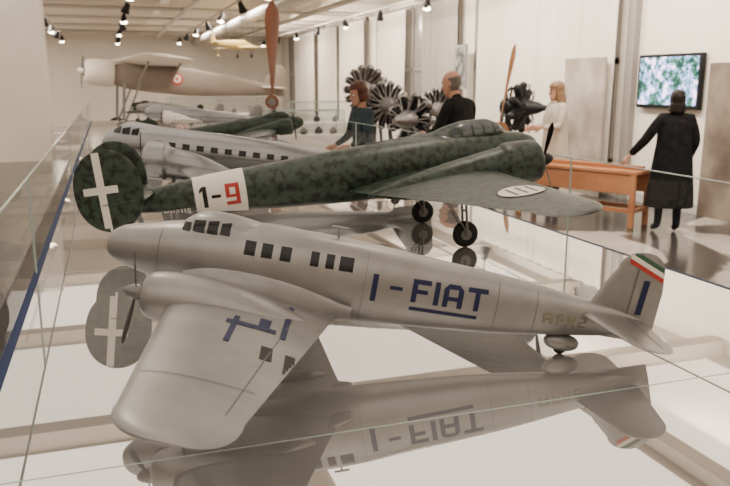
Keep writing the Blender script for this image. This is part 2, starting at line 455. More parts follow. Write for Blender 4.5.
# ------------------------------------------------------------------ 2. green bomber
G=dict(mat=camo,nmat=camo,e=2.1,te=2.2,
 fus=[(.485,.005,.006,.006,.006),(.478,.005,.032,.03,.032),(.46,.005,.052,.048,.052),(.42,.005,.070,.066,.072),(.36,.003,.087,.083,.09),(.26,0,.102,.102,.108),(.1,0,.115,.116,.12),(-.15,0,.12,.12,.125),(-.4,0,.115,.115,.12),(-.7,0,.098,.100,.1),(-.95,.005,.078,.085,.078),(-1.2,.01,.052,.06,.052),(-1.38,.015,.028,.035,.03),(-1.45,.02,.005,.008,.008)],
 canopy=[[(.34,.07,.02,.012,.03),(.30,.085,.05,.045,.05),(.24,.09,.065,.068,.05),(.14,.09,.068,.072,.05),(.06,.088,.06,.062,.05),(-.02,.08,.04,.05,.04),(-.3,.07,.02,.055,.02),(-.36,.07,.004,.03,.01)]],
 wing=[(0,.17,-.44,-.055,.15),(.13,.17,-.44,-.053,.14),(.35,.16,-.37,-.048,.13),(1.10,.13,-.09,-.035,.1)],wtip=.15,
 tail=[(0,-1.22,-1.46,.05,.1),(.2,-1.25,-1.45,.055,.09)],ttip=.03,
 ovalfins=[-.215,.215],oval=(-1.38,.105,.125,.158,.09),
 nac=[(.345,-.015,.066,.066,.066),(.335,-.015,.082,.082,.082),(.30,-.015,.091,.091,.091),(.24,-.015,.093,.093,.093),(.19,-.015,.09,.09,.09),(.17,-.015,.078,.078,.078),(0,-.03,.07,.07,.075),(-.2,-.04,.045,.045,.06),(-.4,-.05,.006,.006,.01)],
 nac_y=[-.30,.30],prop_r=.19,phase=.35,blades=3,spmat=black,
 gear=dict(x=.0,y=.285,r=.056,top=-.08,tx=-1.18,tr=.028,ttop=-.02))
B=airplane('green_bomber_model',.32,3.36,.335,14,6.8,G)
bm_=MB()
rs=[fring(fus_at(B['rows'],-1.07+.21*i/8),28,0,.0018,2.1) for i in range(9)]
bm_.rings(rs,0,cap=False)
for ax in ('y-','y+'):
    for fx in (-1.405,):
        proj(B['vb'],bm_,[(fx-.014,-.05),(fx+.014,-.05),(fx+.014,.27),(fx-.014,.27)],ax,3,20)
        proj(B['vb'],bm_,[(-1.47,.098),(-1.345,.098),(-1.345,.126),(-1.47,.126)],ax,14,3)
for sy in (-1,1):
    pts,fs=disc2d(.01,.84*sy,.0,.085,32,6); proj(B['wb'],bm_,None,'z+',pts=pts,faces=fs)
bm_.obj('white_markings',white,B['root'],angle=60)
rd=MB(); fbB=MB(); fbB.rings([fring(r,28,0,.002,2.1) for r in B['rows']]); fbv=fbB.bvh()
for ax,d in (('y-',1),('y+',-1)):
    side_text(fbv,rd,'9',-.945 if d>0 else -.88,-.040,.088,d,ax,mi=0,wide=1.05)
    side_text(fbv,rd,'1',-1.050 if d>0 else -.955,-.040,.088,d,ax,mi=1)
    side_text(fbv,rd,'-',-1.003 if d>0 else -1.0,-.040,.088,d,ax,mi=1,wide=1.2)
    side_text(fbv,rd,'MM2119',-1.20 if d>0 else -1.0,-.052,.022,d,ax,mi=2,gap=.25)
for sy in (-1,1):
    for k in (-1,0,1):
        xx=.01+k*.036
        proj(B['wb'],rd,[(xx-.004,.84*sy-.05),(xx+.004,.84*sy-.05),(xx+.004,.84*sy+.05),(xx-.004,.84*sy+.05)],'z+',3,8,off=.0022,mi=3)
    pts,fs=disc2d(.01,.84*sy,.080,.086,32,1); proj(B['wb'],rd,None,'z+',pts=pts,faces=fs,off=.0022); 
    rd.m[-len(fs):]=[3]*len(fs)
rd.obj('number_markings',[red,black,white,camo2],B['root'])
cp=MB()
for ax in ('y-','y+'):
    for k in range(6):
        a=.31-.052*k; z1=.155 if 0<k<5 else .135
        proj(B['fb'],cp,[(a,.098),(a-.042,.098),(a-.042,z1),(a,z1-.004)],ax,4,5)
    for k in range(3):
        a=.465-.042*k; h=.03+.012*k
        proj(B['fb'],cp,[(a,-h*.7),(a-.032,-h*.8),(a-.032,h),(a,h*.85)],ax,4,5)
cp.obj('canopy_glazing',clearpane,B['root'])

# ------------------------------------------------------------------ 3. silver airliner
C=dict(S); C.update(mat=silver_l,wmat=silver_l,nmat=silver_l,e=2.0,te=2.0,tw=.55,pmat=black,
 fus=[(.40,-.01,.004,.004,.004),(.397,-.01,.024,.024,.022),(.385,-.008,.042,.042,.04),(.36,-.004,.058,.06,.055),(.31,0,.072,.076,.07),(.2,0,.08,.088,.08),(0,0,.082,.088,.084),(-.3,0,.08,.084,.082),(-.6,.01,.06,.06,.06),(-.85,.02,.03,.034,.034),(-1.0,.025,.004,.01,.01)],
 canopy=[[(.36,.03,.01,.01,.02),(.33,.045,.045,.03,.02),(.28,.05,.055,.045,.02),(.2,.045,.055,.046,.02),(.05,.04,.02,.04,.02)]],
 wing=[(0,.06,-.30,-.06,.14),(.2,.05,-.28,-.06,.13),(.70,-.10,-.24,-.01,.1)],wtip=.1,
 nac=[(.175,-.03,.054,.054,.054),(.168,-.03,.068,.068,.068),(.14,-.03,.075,.075,.075),(.09,-.03,.075,.075,.075),(.075,-.032,.062,.062,.062),(-.03,-.04,.055,.055,.055),(-.2,-.055,.006,.01,.01)],
 nac_y=[.2,-.2],prop_r=.12,phase=1.1,
 gear=dict(x=.05,y=.2,r=.045,top=-.07,tx=-.85,tr=.02,ttop=0))
D_=airplane('silver_airliner_model',-1.00,4.52,.27,182,7,C,scale=1.42)
dd=MB()
for ax in ('y+','y-'):
    for k in range(12):
        a=.17-.058*k; proj(D_['fb'],dd,[(a,.012),(a-.030,.012),(a-.030,.034),(a,.034)],ax,3,3)
    for a,b in ((.345,.315),(.308,.275),(.268,.24)):
        proj(D_['fb'],dd,[(a,.045),(b,.045),(b,.075),(a,.066)],ax,3,4)
dd.obj('cabin_windows',winm,D_['root'])
ds=MB()
for ax in ('y+','y-'): proj(D_['fb'],ds,[(.38,-.006),(-.85,.004),(-.85,.009),(.38,-.001)],ax,50,1)
ds.obj('cheatline',greyline,D_['root'])

# ------------------------------------------------------------------ further models in the case
G2=dict(G); G2.update(mat=camo2,nmat=camo2)
airplane('dark_bomber_model',-.95,7.1,.27,5,7,G2,scale=.78)
airplane('white_transport_model',-2.35,9.6,.28,192,5,dict(C,mat=silver_l,wmat=white,nmat=white),scale=1.05)
airplane('small_silver_model',-3.1,11.6,.28,200,7,dict(S),scale=.95)
airplane('dark_scout_model',-3.7,13.2,.25,170,8,dict(S,mat=camo2,wmat=camo2,nmat=camo2),scale=.95)

# ------------------------------------------------------------------ display case
PL,PR,S0,S1=-.27,1.93,.42,14.5
case=empty('museum_display_case',(0,0,0))
one_box('plinth',((PL+PR)/2,(S0+S1)/2,.465),(PR-PL,S1-S0,.93),mat('case_white',(.72,.71,.69),.4),parent=case)
one_box('mirror_deck',((PL+PR)/2,(S0+S1)/2,.95),(PR-PL,S1-S0,.04),mirror,parent=case)
railm=mat('blue_rail',(.006,.020,.075),.6,0,spec=.15)
e=MB()
e.box((PL-.014,(S0+S1)/2,.953),(.028,S1-S0+.05,.034)); e.box((PR+.012,(S0+S1)/2,.953),(.024,S1-S0+.05,.034))
e.box(((PL+PR)/2,S0-.012,.953),(PR-PL,.024,.032)); e.box(((PL+PR)/2,S1+.012,.953),(PR-PL,.024,.032))
e.obj('rails',railm,case,smooth=False)
e=MB(); sy=1.32
while sy<S1:
    e.box(((PL+PR)/2,sy,.9698),(PR-PL,.004,.001)); sy+=1.55
e.obj('deck_seams',glass_edge,case,smooth=False)
GT=1.32
for i,xx in enumerate((PL-.012,PR+.012)):
    gr=empty('glass_panel' if i==0 else 'glass_panel.001',(xx,0,0))
    e=MB(); e.add([(0,S0,.972),(0,S1,.972),(0,S1,GT),(0,S0,GT)],[(0,1,2,3)]); e.obj('pane',glass,gr,smooth=False)
    e=MB(); e.box((0,(S0+S1)/2,GT+.002),(.007,S1-S0,.004)); sy=1.32+1.55
    while sy<S1: e.box((0,sy,(TOP+GT)/2+.003),(.008,.003,GT-TOP-.006)); sy+=3.1
    e.obj('edges',glass_edge,gr,smooth=False)

# ------------------------------------------------------------------ room
WR=7.04; CH=3.6
wallm=mat('wall_plaster',(.82,.765,.68),.8,var=.03,vscale=2,bump=.05)
ceilm=mat('ceiling_paint',(.72,.66,.58),.85,var=.05,vscale=1.5)
floorm=ramp_mat('polished_floor',[(.455,(.05,.045,.042)),(.475,(.11,.10,.09)),(.50,(.46,.41,.375)),(.7,(.60,.54,.49))],.45,.16,0,4,distort=.8)
one_box('floor',(-1,13.5,-.05),(16.4,36,.1),floorm)
one_box('ceiling',(-1,13.5,CH+.05),(16.4,36,.1),ceilm)
one_box('wall_right',(WR+.1,13.5,CH/2),(.2,36,CH),wallm)
one_box('wall_left',(-9.1,13.5,CH/2),(.2,36,CH),wallm)
one_box('wall_back',(-1,31.4,CH/2),(16,.2,CH),wallm)
one_box('wall_front',(-1,-4.4,CH/2),(16,.2,CH),wallm)
one_box('baseboard_right',(WR-.012,13.5,.06),(.02,35,.12),mat('skirting',(.55,.53,.5),.5))
e=MB()
for k in range(12): e.box((-1,-2+3*k,CH-.10),(16,.22,.20))
for xx in (-4.5,1.4,4.6): e.box((xx,13.5,CH-.10),(.18,35,.12))
e.obj('ceiling_beams',mat('beam_paint',(.74,.68,.59),.8),smooth=False)
e=MB()
for xx,zz,r in ((-2.2,3.22,.10),(-3.6,3.28,.06),(3.4,3.18,.13),(1.9,3.3,.05),(4.9,3.3,.06)): e.tube([(xx,12,zz),(xx,31,zz)],r,14)
for yy in (19,22,25,28): e.tube([(-8.9,yy,3.34),(6.7,yy,3.34)],.045,10)
e.obj('ceiling_pipes',mat('pipe_grey',(.46,.425,.38),.45,.2))
spot_emit=mat('lamp_lens',(1,.9,.75),.4,emit=(1,.82,.58),es=25)
e=MB()
for tx_ in (-1.3,.5,2.6,5.8):
    e.box((tx_,20,3.22),(.03,22,.03),2)
    for k in range(9):
        yy=10.0+2.6*k+(.9 if tx_ in(.5,5.8) else 0); a=Vector((random.uniform(-.5,.5),-.5 if k%2 else .4,-1)).normalized()
        if yy>30.5: continue
        c=Vector((tx_,yy,3.1)); e.tube([(tx_,yy,3.22),(tx_,yy,3.1)],.015,6,0)
        e.tube([c-a*.08,c-a*.06,c+a*.03,c+a*.12,c+a*.12],[.03,.05,.065,.09,.08],14,0)
        if k%2: e.tube([c+a*.121,c+a*.123],.075,12,1)
e.obj('track_spotlights',[black,spot_emit,mat('track_rail_grey',(.35,.33,.3),.5)])

# windows + curtains
frame_m=mat('window_frame',(.26,.24,.22),.5); paneg=mat('window_pane_night',(.28,.26,.235),.2)
panels=[(28.5,25.6),(25.0,23.1),(22.6,20.3),(19.1,17.2),(16.2,14.4),(13.4,11.15),(11.05,9.15)]
for i,(a,b) in enumerate([(30,26),(25,20.5),(19.6,14.6),(13.8,9.4)]):
    e=MB(); mid=(a+b)/2; L=a-b
    e.box((WR-.01,mid,1.95),(.03,L,2.9),1)
    for k in range(5): e.box((WR-.035,b+L*k/4,1.95),(.06,.09,2.9),0)
    for z in (.5,1.95,3.38): e.box((WR-.035,mid,z),(.06,L+.09,.09),0)
    e.obj('window_%d'%(i+1),[frame_m,paneg],smooth=False)
def curtain_mat():
    m=bpy.data.materials.new('sheer_curtain'); m.use_nodes=True; nt=m.node_tree; nt.nodes.clear()
    o=nt.nodes.new('ShaderNodeOutputMaterial'); mx=nt.nodes.new('ShaderNodeMixShader'); mx.inputs[0].default_value=.15
    d=nt.nodes.new('ShaderNodeBsdfDiffuse'); d.inputs[0].default_value=(.90,.85,.77,1)
    t=nt.nodes.new('ShaderNodeBsdfTranslucent'); t.inputs[0].default_value=(.88,.85,.80,1)
    nt.links.new(d.outputs[0],mx.inputs[1]); nt.links.new(t.outputs[0],mx.inputs[2]); nt.links.new(mx.outputs[0],o.inputs[0]); return m
curt=curtain_mat(); curt_g=mat('grey_curtain',(.40,.37,.33),.9)
for i,(a,b) in enumerate(panels):
    e=MB(); n=int((a-b)/.03); vs=[]; fs=[]; nz=6
    for k in range(n+1):
        s_=b+(a-b)*k/n
        for z in range(nz+1):
            zz=.06+(CH-.32)*z/nz; amp=.030+.018*(1-z/nz)
            vs.append((WR-.20+amp*math.sin(s_*21+.7*math.sin(s_*5+i)+.3*math.sin(zz*1.5))+.008*math.sin(s_*61), s_, zz))
    for k in range(n):
        for z in range(nz):
            q=k*(nz+1)+z; fs.append((q,q+1,q+nz+2,q+nz+1))
    e.add(vs,fs); e.obj('curtain' if i==0 else 'curtain.%03d'%i, curt_g if i==4 else curt)
one_box('trim_1',(WR-.05,9.02,CH/2),(.10,.16,CH),frame_m)
mural=ramp_mat('mural_print',[(.3,(.055,.038,.027)),(.5,(.15,.115,.088)),(.7,(.28,.23,.185))],1.6,.7,0,6)
one_box('wall_mural',(WR-.02,5.95,.94),(.04,3.2,1.88),mural)
one_box('wall_mural.001',(WR-.30,9.75,1.00),(.03,1.0,2.0),ramp_mat('mural_print_pale',[(.3,(.17,.135,.105)),(.5,(.32,.27,.225)),(.7,(.50,.44,.375))],1.6,.7,0,6))
tv=empty('wall_television',(WR-.06,8.22,1.66))
one_box('bezel',(0,0,0),(.07,1.17,.70),black,.006,tv)
scr=ramp_mat('tv_picture',[(.36,(.01,.03,.03)),(.45,(.04,.12,.07)),(.50,(.12,.24,.42)),(.55,(.34,.34,.75)),(.64,(.92,.80,1.0))],11,.3,0,8,emit=2.8,spec=.1)
one_box('screen',(-.038,0,.005),(.004,1.09,.61),scr,0,tv)
fr=empty('framed_picture',(WR-.30,13.95,1.95))
one_box('frame',(0,0,0),(.04,.5,.85),mat('frame_grey',(.3,.3,.3),.5),0,fr); one_box('print',(-.022,0,0),(.004,.42,.75),ramp_mat('photo_print',[(.4,(.05,.05,.05)),(.6,(.3,.3,.3))],6),0,fr)

# left pillar
x,y=W(-5.38,11.9)
one_box('wall_pillar',(x,y,CH/2),(.85,.75,CH),wallm)
pl=empty('dark_display_plinth',(-1.62,5.3,0))
one_box('base',(0,0,.33),(2.2,9.4,.66),mat('plinth_dark',(.10,.09,.085),.35),0.01,pl)
one_box('top',(0,0,.68),(2.26,9.46,.04),mat('plinth_top',(.065,.057,.052),.22,spec=.25,var=.3,vscale=1.5),0.004,pl)

# ------------------------------------------------------------------ radial engines, propellers
steel=mat('engine_steel',(.20,.195,.19),.35,.8,var=.35,vscale=30); dark_steel=mat('engine_dark',(.016,.016,.018),.45,.3,spec=.3)
def radial_engine(name,loc,rz,R=.5,zc=1.15,m1=steel,m2=dark_steel,ncyl=9):
    r=empty(name,(loc[0],loc[1],0),rz); e=MB()
    c=Vector((0,0,zc))
    e.tube([c+Vector((a,0,0)) for a in (-.32,-.3,-.15,-.12,.12,.15,.28,.36,.42,.42)],[R*k for k in (.1,.3,.42,.36,.36,.30,.22,.12,.10,.02)],24,0)
    for k in range(ncyl):
        a=2*math.pi*k/ncyl; d=Vector((0,math.cos(a),math.sin(a)))
        pts=[];rad=[]
        for j in range(12):
            t=R*(.34+.045*j); pts+= [c+d*t,c+d*(t+.006),c+d*(t+.012),c+d*(t+.018)]; rad+=[R*.11,R*.155,R*.155,R*.11]
        e.tube(pts,rad,12,1,axis=tuple(d))
        e.tube([c+d*R*.86,c+d*R*.93,c+d*R],[R*.16,R*.15,R*.07],12,0)
        for o in (-.06,.06):
            t=Vector((0,-d.z,d.y))*o*R*1.6
            e.tube([c+d*R*.3+Vector((.13,0,0)),c+d*R*.92+Vector((.09,0,0))+t],R*.02,6,0)
        e.tube([c+d*R*.35+Vector((-.2,0,0)),c+d*R*.7+Vector((-.18,0,0)),c+d*R*.9+Vector((-.08,0,0))],R*.05,8,1)
    e.obj('engine',[m1,m2],r)
    s=MB(); 
    for yy in (-.22,.22):
        s.tube([(-.3,yy,.03),(-.25,yy*.5,zc-.1)],.03,8); s.tube([(.2,yy,.03),(-.25,yy*.5,zc-.25)],.02,8); s.box((-.03,yy,.025),(.6,.07,.05))
    s.box((-.3,0,.025),(.07,.5,.05)); s.obj('stand',mat('stand_black',(.03,.03,.03),.5),r)
    return r
def place(px_a,dist):
    X=px_a/767*dist; return W(X,dist)
radial_engine('radial_engine',place(412-365,10.3),math.radians(215),.38,1.15)
radial_engine('radial_engine',place(366-365,13.5),math.radians(225),.44,1.52,m2=mat('engine_bronze',(.10,.075,.055),.45,.5),ncyl=14)
radial_engine('radial_engine',place(386-365,11.8),math.radians(265),.38,1.30,ncyl=14)
radial_engine('radial_engine',place(522-365,11.4),math.radians(305),.38,1.28,dark_steel,dark_steel)
radial_engine('radial_engine',place(440-365,12.6),math.radians(230),.38,1.2,ncyl=14)
wood=ramp_mat('propeller_wood',[(.35,(.12,.035,.012)),(.65,(.22,.075,.03))],6,.35,0,4,(1,1,.15))
def propeller(name,loc,rz,tilt,zc,R,m,wmax=.16):
    r=empty(name,(loc[0],loc[1],0),rz); e=MB()
    prop_blades(e,(0,0,zc),R,2,math.pi/2+tilt,0,wmax); e.tube([(-.07,0,zc),(.07,0,zc)],.10,20,0); e.tube([(.07,0,zc),(.085,0,zc)],.06,16,1)
    e.obj('blades',[m,steel],r)
    s=MB(); s.tube([(-.16,0,.03),(-.16,0,zc)],.035,10); s.tube([(-.16,0,zc),(-.06,0,zc)],.03,10); s.box((-.16,0,.02),(.36,.36,.04)); s.obj('stand',mat('stand_black',(.03,.03,.03),.5),r)
propeller('wooden_propeller',place(272-365,11.2),math.radians(-90)-YAW,-.02,1.37,1.42,wood,.17)
propeller('wooden_propeller',place(500-365,8.9),math.radians(-80)-YAW,-.17,1.10,1.0,mat('propeller_orange',(.30,.13,.045),.35,var=.2,vscale=4),.09)

cw=mat('cabinet_white',(.78,.75,.70),.45)
def cabinet(loc,rz,w,d,h):
    r=empty('glass_cabinet',(loc[0],loc[1],0),rz)
    one_box('base',(0,0,h/2),(w,d,h),cw,.01,r)
    e=MB()
    for q in ([(-w/2,d/2),(w/2,d/2)],[(-w/2,-d/2),(w/2,-d/2)],[(w/2,-d/2),(w/2,d/2)],[(-w/2,-d/2),(-w/2,d/2)]):
        (a,b),(c,f)=q; e.add([(a,b,h+.005),(c,f,h+.005),(c,f,h+.4),(a,b,h+.4)],[(0,1,2,3)])
    e.add([(-w/2,-d/2,h+.4),(w/2,-d/2,h+.4),(w/2,d/2,h+.4),(-w/2,d/2,h+.4)],[(0,1,2,3)]); e.obj('glass',glass,r,smooth=False)
    e=MB()
    for i in(-1,1):
        for j in(-1,1): e.box((i*w/2,j*d/2,h+.2),(.012,.012,.4))
    for j in(-1,1): e.box((0,j*d/2,h+.405),(w,.012,.012)); e.box((j*w/2,0,h+.405),(.012,d,.012))
    e.obj('glass_frame',glass_edge,r,smooth=False)
    e=MB()
    for k in range(5):
        xx=-w/2+w*(k+.5)/5; e.tube([(xx-.06,0,h+.03),(xx-.03,0,h+.06),(xx,0,h+.09),(xx+.04,0,h+.05),(xx+.06,0,h+.02)],[.02,.04,.05,.04,.02],10,k%2); e.box((xx,.04,h+.03),(.08,.10,.05),1)
    e.obj('engine_parts',[steel,dark_steel],r)
cabinet(place(-62,12.9),0,1.3,.5,.78)
cabinet(place(-30,15.8),0,2.0,.8,.85)
cabinet(place(-150,18.5),0,2.2,.9,.9)

# bench
bx,by=(5.78+5.09)/2,(7.1+8.52)/2; br=math.atan2(8.52-7.1,5.09-5.78)
bn=empty('wooden_bench',(bx,by,0),br); L=1.62
bw=ramp_mat('bench_wood',[(.35,(.42,.17,.075)),(.65,(.56,.25,.12))],4,.4,0,4,(.15,1,1),spec=.3)
e=MB()
e.box((0,0,.64),(L,.42,.04)); 
for sy_ in (-.18,.18): e.box((0,sy_,.50),(L-.1,.025,.22)); e.box((0,sy_,.2),(L-.1,.03,.05))
for sx in (-1,1):
    for sy_ in (-.18,.18): e.box((sx*(L/2-.05),sy_,.31),(.06,.05,.62))
    e.box((sx*(L/2-.05),0,.2),(.04,.34,.05))
e.box((0,.0,.685),(L-.04,.06,.05))
e.obj('bench_frame',bw,bn,smooth=False,bevel=.006)

# ------------------------------------------------------------------ vintage full-size aircraft at the far end
brown=mat('vintage_fabric',(.21,.175,.145),.7,var=.15,vscale=2,spec=.2); cream=mat('cream_fabric',(.60,.545,.47),.6)
V=dict(S); V.update(mat=brown,wmat=cream,nmat=cream,spmat=cream,
 nac_y=[0],nac=[(.45,-.0,.05,.05,.05),(.44,0,.075,.075,.075),(.38,0,.09,.09,.09),(.3,0,.092,.092,.092),(.26,0,.085,.085,.085)],
 wing=[(0,.22,-.18,.10,.12),(.5,.21,-.16,.11,.1),(.75,.19,-.12,.12,.1)],wtip=.08,prop_r=.13,
 gear=dict(x=.2,y=.18,r=.06,top=-.05,tx=-.9,tr=.025,ttop=0))
Xc=-213/767*24.5
V_=airplane('vintage_aircraft',Xc,24.5,1.78,205,6,V,base=0,scale=4.5)
q=MB()
for r0,r1,mi in ((0,.013,0),(.013,.027,1),(.027,.042,0)):
    pts,fs=disc2d(-.16,.01,r0,r1,28,2); n0=len(q.f); proj(V_['fb'],q,None,'y+',pts=pts,faces=fs,off=.002); q.m[n0:]=[mi]*(len(q.f)-n0)
q.obj('roundel',[red,white],V_['root'])
st=MB()
for sd in(1,-1):
    for xx in (.1,-.1): st.tube([(xx,sd*.07,-.06),(xx,sd*.5,.11)],.008,8)
st.obj('wing_struts',brown,V_['root'])
YG=dict(S); ym=mat('yellow_fabric',(.50,.37,.12),.6); YG.update(mat=ym,wmat=ym,nmat=ym)
yg=airplane('yellow_model_glider',-2.9,18,.3,60,0,YG,base=2.2,scale=1.0)
gx,gy=W(-2.9,18); e=MB()
for a,b in ((.3,0),(-.3,.1),(0,-.4)): e.tube([(gx+a,gy+b,2.5),(gx+a,gy+b,CH)],.004,5)
e.obj('suspension_wires',greyline)

# ------------------------------------------------------------------ people
skin_m=mat('skin',(.42,.22,.145),.55); shoe_m=mat('shoe',(.02,.018,.016),.45)
HEAD=[(0,.020,.082,.030),(.012,.034,.092,.010),(.035,.047,.095,-.03),(.06,.057,.092,-.062),(.085,.064,.089,-.083),(.11,.068,.088,-.094),(.14,.071,.091,-.10),(.17,.069,.086,-.099),(.195,.060,.070,-.088),(.215,.043,.045,-.066),(.228,.022,.015,-.04),(.232,.004,-.01,-.02)]
def head_dims(z):
    for a,b in zip(HEAD,HEAD[1:]):
        if a[0]<=z<=b[0]:
            t=(z-a[0])/(b[0]-a[0]); return [a[c]*(1-t)+b[c]*t for c in range(1,4)]
    return list(HEAD[0][1:]) if z<0 else list(HEAD[-1][1:])
def hring(z,hw,yf,yb,n=24):
    yc=(yf+yb)/2; hy=(yf-yb)/2
    return [(hw*math.cos(2*math.pi*k/n),yc+hy*math.sin(2*math.pi*k/n),z) for k in range(n)]
def build_head(root,M,hairm,style,hlen):
    e=MB(); e.rings([hring(*r) for r in HEAD],0,M=M)
    e.tube([(0,.086,.135),(0,.099,.105),(0,.112,.085),(0,.094,.078)],[.006,.009,.013,.008],10,0,M=M)
    for s_ in(-1,1):
        e.ball((s_*.031,.080,.122),(.013,.010,.009),1,M=M); e.ball((s_*.031,.0885,.122),(.005,.004,.006),2,M=M)
        e.tube([(s_*.014,.092,.140),(s_*.032,.089,.145),(s_*.047,.074,.139)],.004,6,3,M=M)
        e.ball((s_*.072,-.008,.115),(.009,.018,.030),0,M=M)
    e.tube([(-.024,.083,.050),(-.010,.093,.053),(.010,.093,.053),(.024,.083,.050)],[.002,.006,.006,.002],8,4,M=M)
    e.tube([(0,0,-.075),(0,-.01,.04)],[.056,.052],16,0,M=M)
    e.obj('head',[skin_m,mat('eye_white',(.8,.8,.78),.2),black,hairm,mat('lips',(.45,.16,.13),.4)],root,angle=70)
    h=MB(); zs=[-hlen+ (0.24+hlen)*i/22 for i in range(23)]; vs=[];fs=[]; n=28
    for z in zs:
        zz=max(.0,min(z*.232/.242,.2315)); hw,yf,yb=head_dims(zz)
        if z<.10 and style!='bald': hw,yf,yb=.072+.02*min(1,(.10-z)*6),.06,-.10-.015*min(1,(.1-z)*6)
        g=.016 if style!='bald' else .006
        if z<=-hlen+.01: g-=.03
        yc=(yf+yb)/2; hy=(yf-yb)/2+g; hw+=g
        for k in range(n):
            a=2*math.pi*k/n; w=1+.025*math.sin(a*9+z*30)
            vs.append((hw*w*math.cos(a),yc+hy*w*math.sin(a),z+(.012 if z>.2 and style!='bald' else 0)))
    for i in range(22):
        for k in range(n):
            q=(i*n+k,i*n+(k+1)%n,(i+1)*n+(k+1)%n,(i+1)*n+k); cy=sum(vs[j][1] for j in q)/4; cz=sum(vs[j][2] for j in q)/4
            if style=='bald':
                if cz>.165 or cz<.045 or cy>.0: continue
            elif cy>.035+max(0,cz-.15)*.6 and cz<.178: continue
            fs.append(q)
    h.add(vs,fs,0,M); 
    if style!='bald': h.ball((0,-.012,.215),(.055,.075,.034),0,M=M)
    ho=h.obj('hair',hairm,root,angle=80); so=ho.modifiers.new('s','SOLIDIFY'); so.thickness=.006
def build_hand(e,w,d,nrm,s_=1,curl=.5,mi=0):
    w=Vector(w); d=Vector(d).normalized(); nrm=Vector(nrm); nrm=(nrm-d*nrm.dot(d)).normalized(); sd=d.cross(nrm)*s_
    pts=[w+d*t for t in (-.02,.0,.03,.06,.085)]
    rs=[]
    for p,a,b in zip(pts,(.024,.026,.034,.040,.037),(.020,.018,.015,.014,.011)):
        rs.append([p+sd*a*math.cos(2*math.pi*k/12)+nrm*b*math.sin(2*math.pi*k/12) for k in range(12)])
    e.rings(rs,mi)
    for k,(o,l) in enumerate(((-.029,.068),(-.010,.078),(.010,.073),(.028,.058))):
        p=w+d*.08+sd*o; q=[p]; dd2=d.copy()
        for j in range(3):
            dd2=(dd2+nrm*curl*.5).normalized(); p=p+dd2*l*(.42,.32,.26)[j]; q.append(p)
        e.tube(q,[.0092,.0086,.0078,.006],8,mi)
    p=w+d*.025-sd*.028
    e.tube([p,p-sd*.024+d*.022+nrm*.01,p-sd*.032+d*.045+nrm*.018,p-sd*.03+d*.062+nrm*.024],[.012,.011,.009,.006],8,mi)
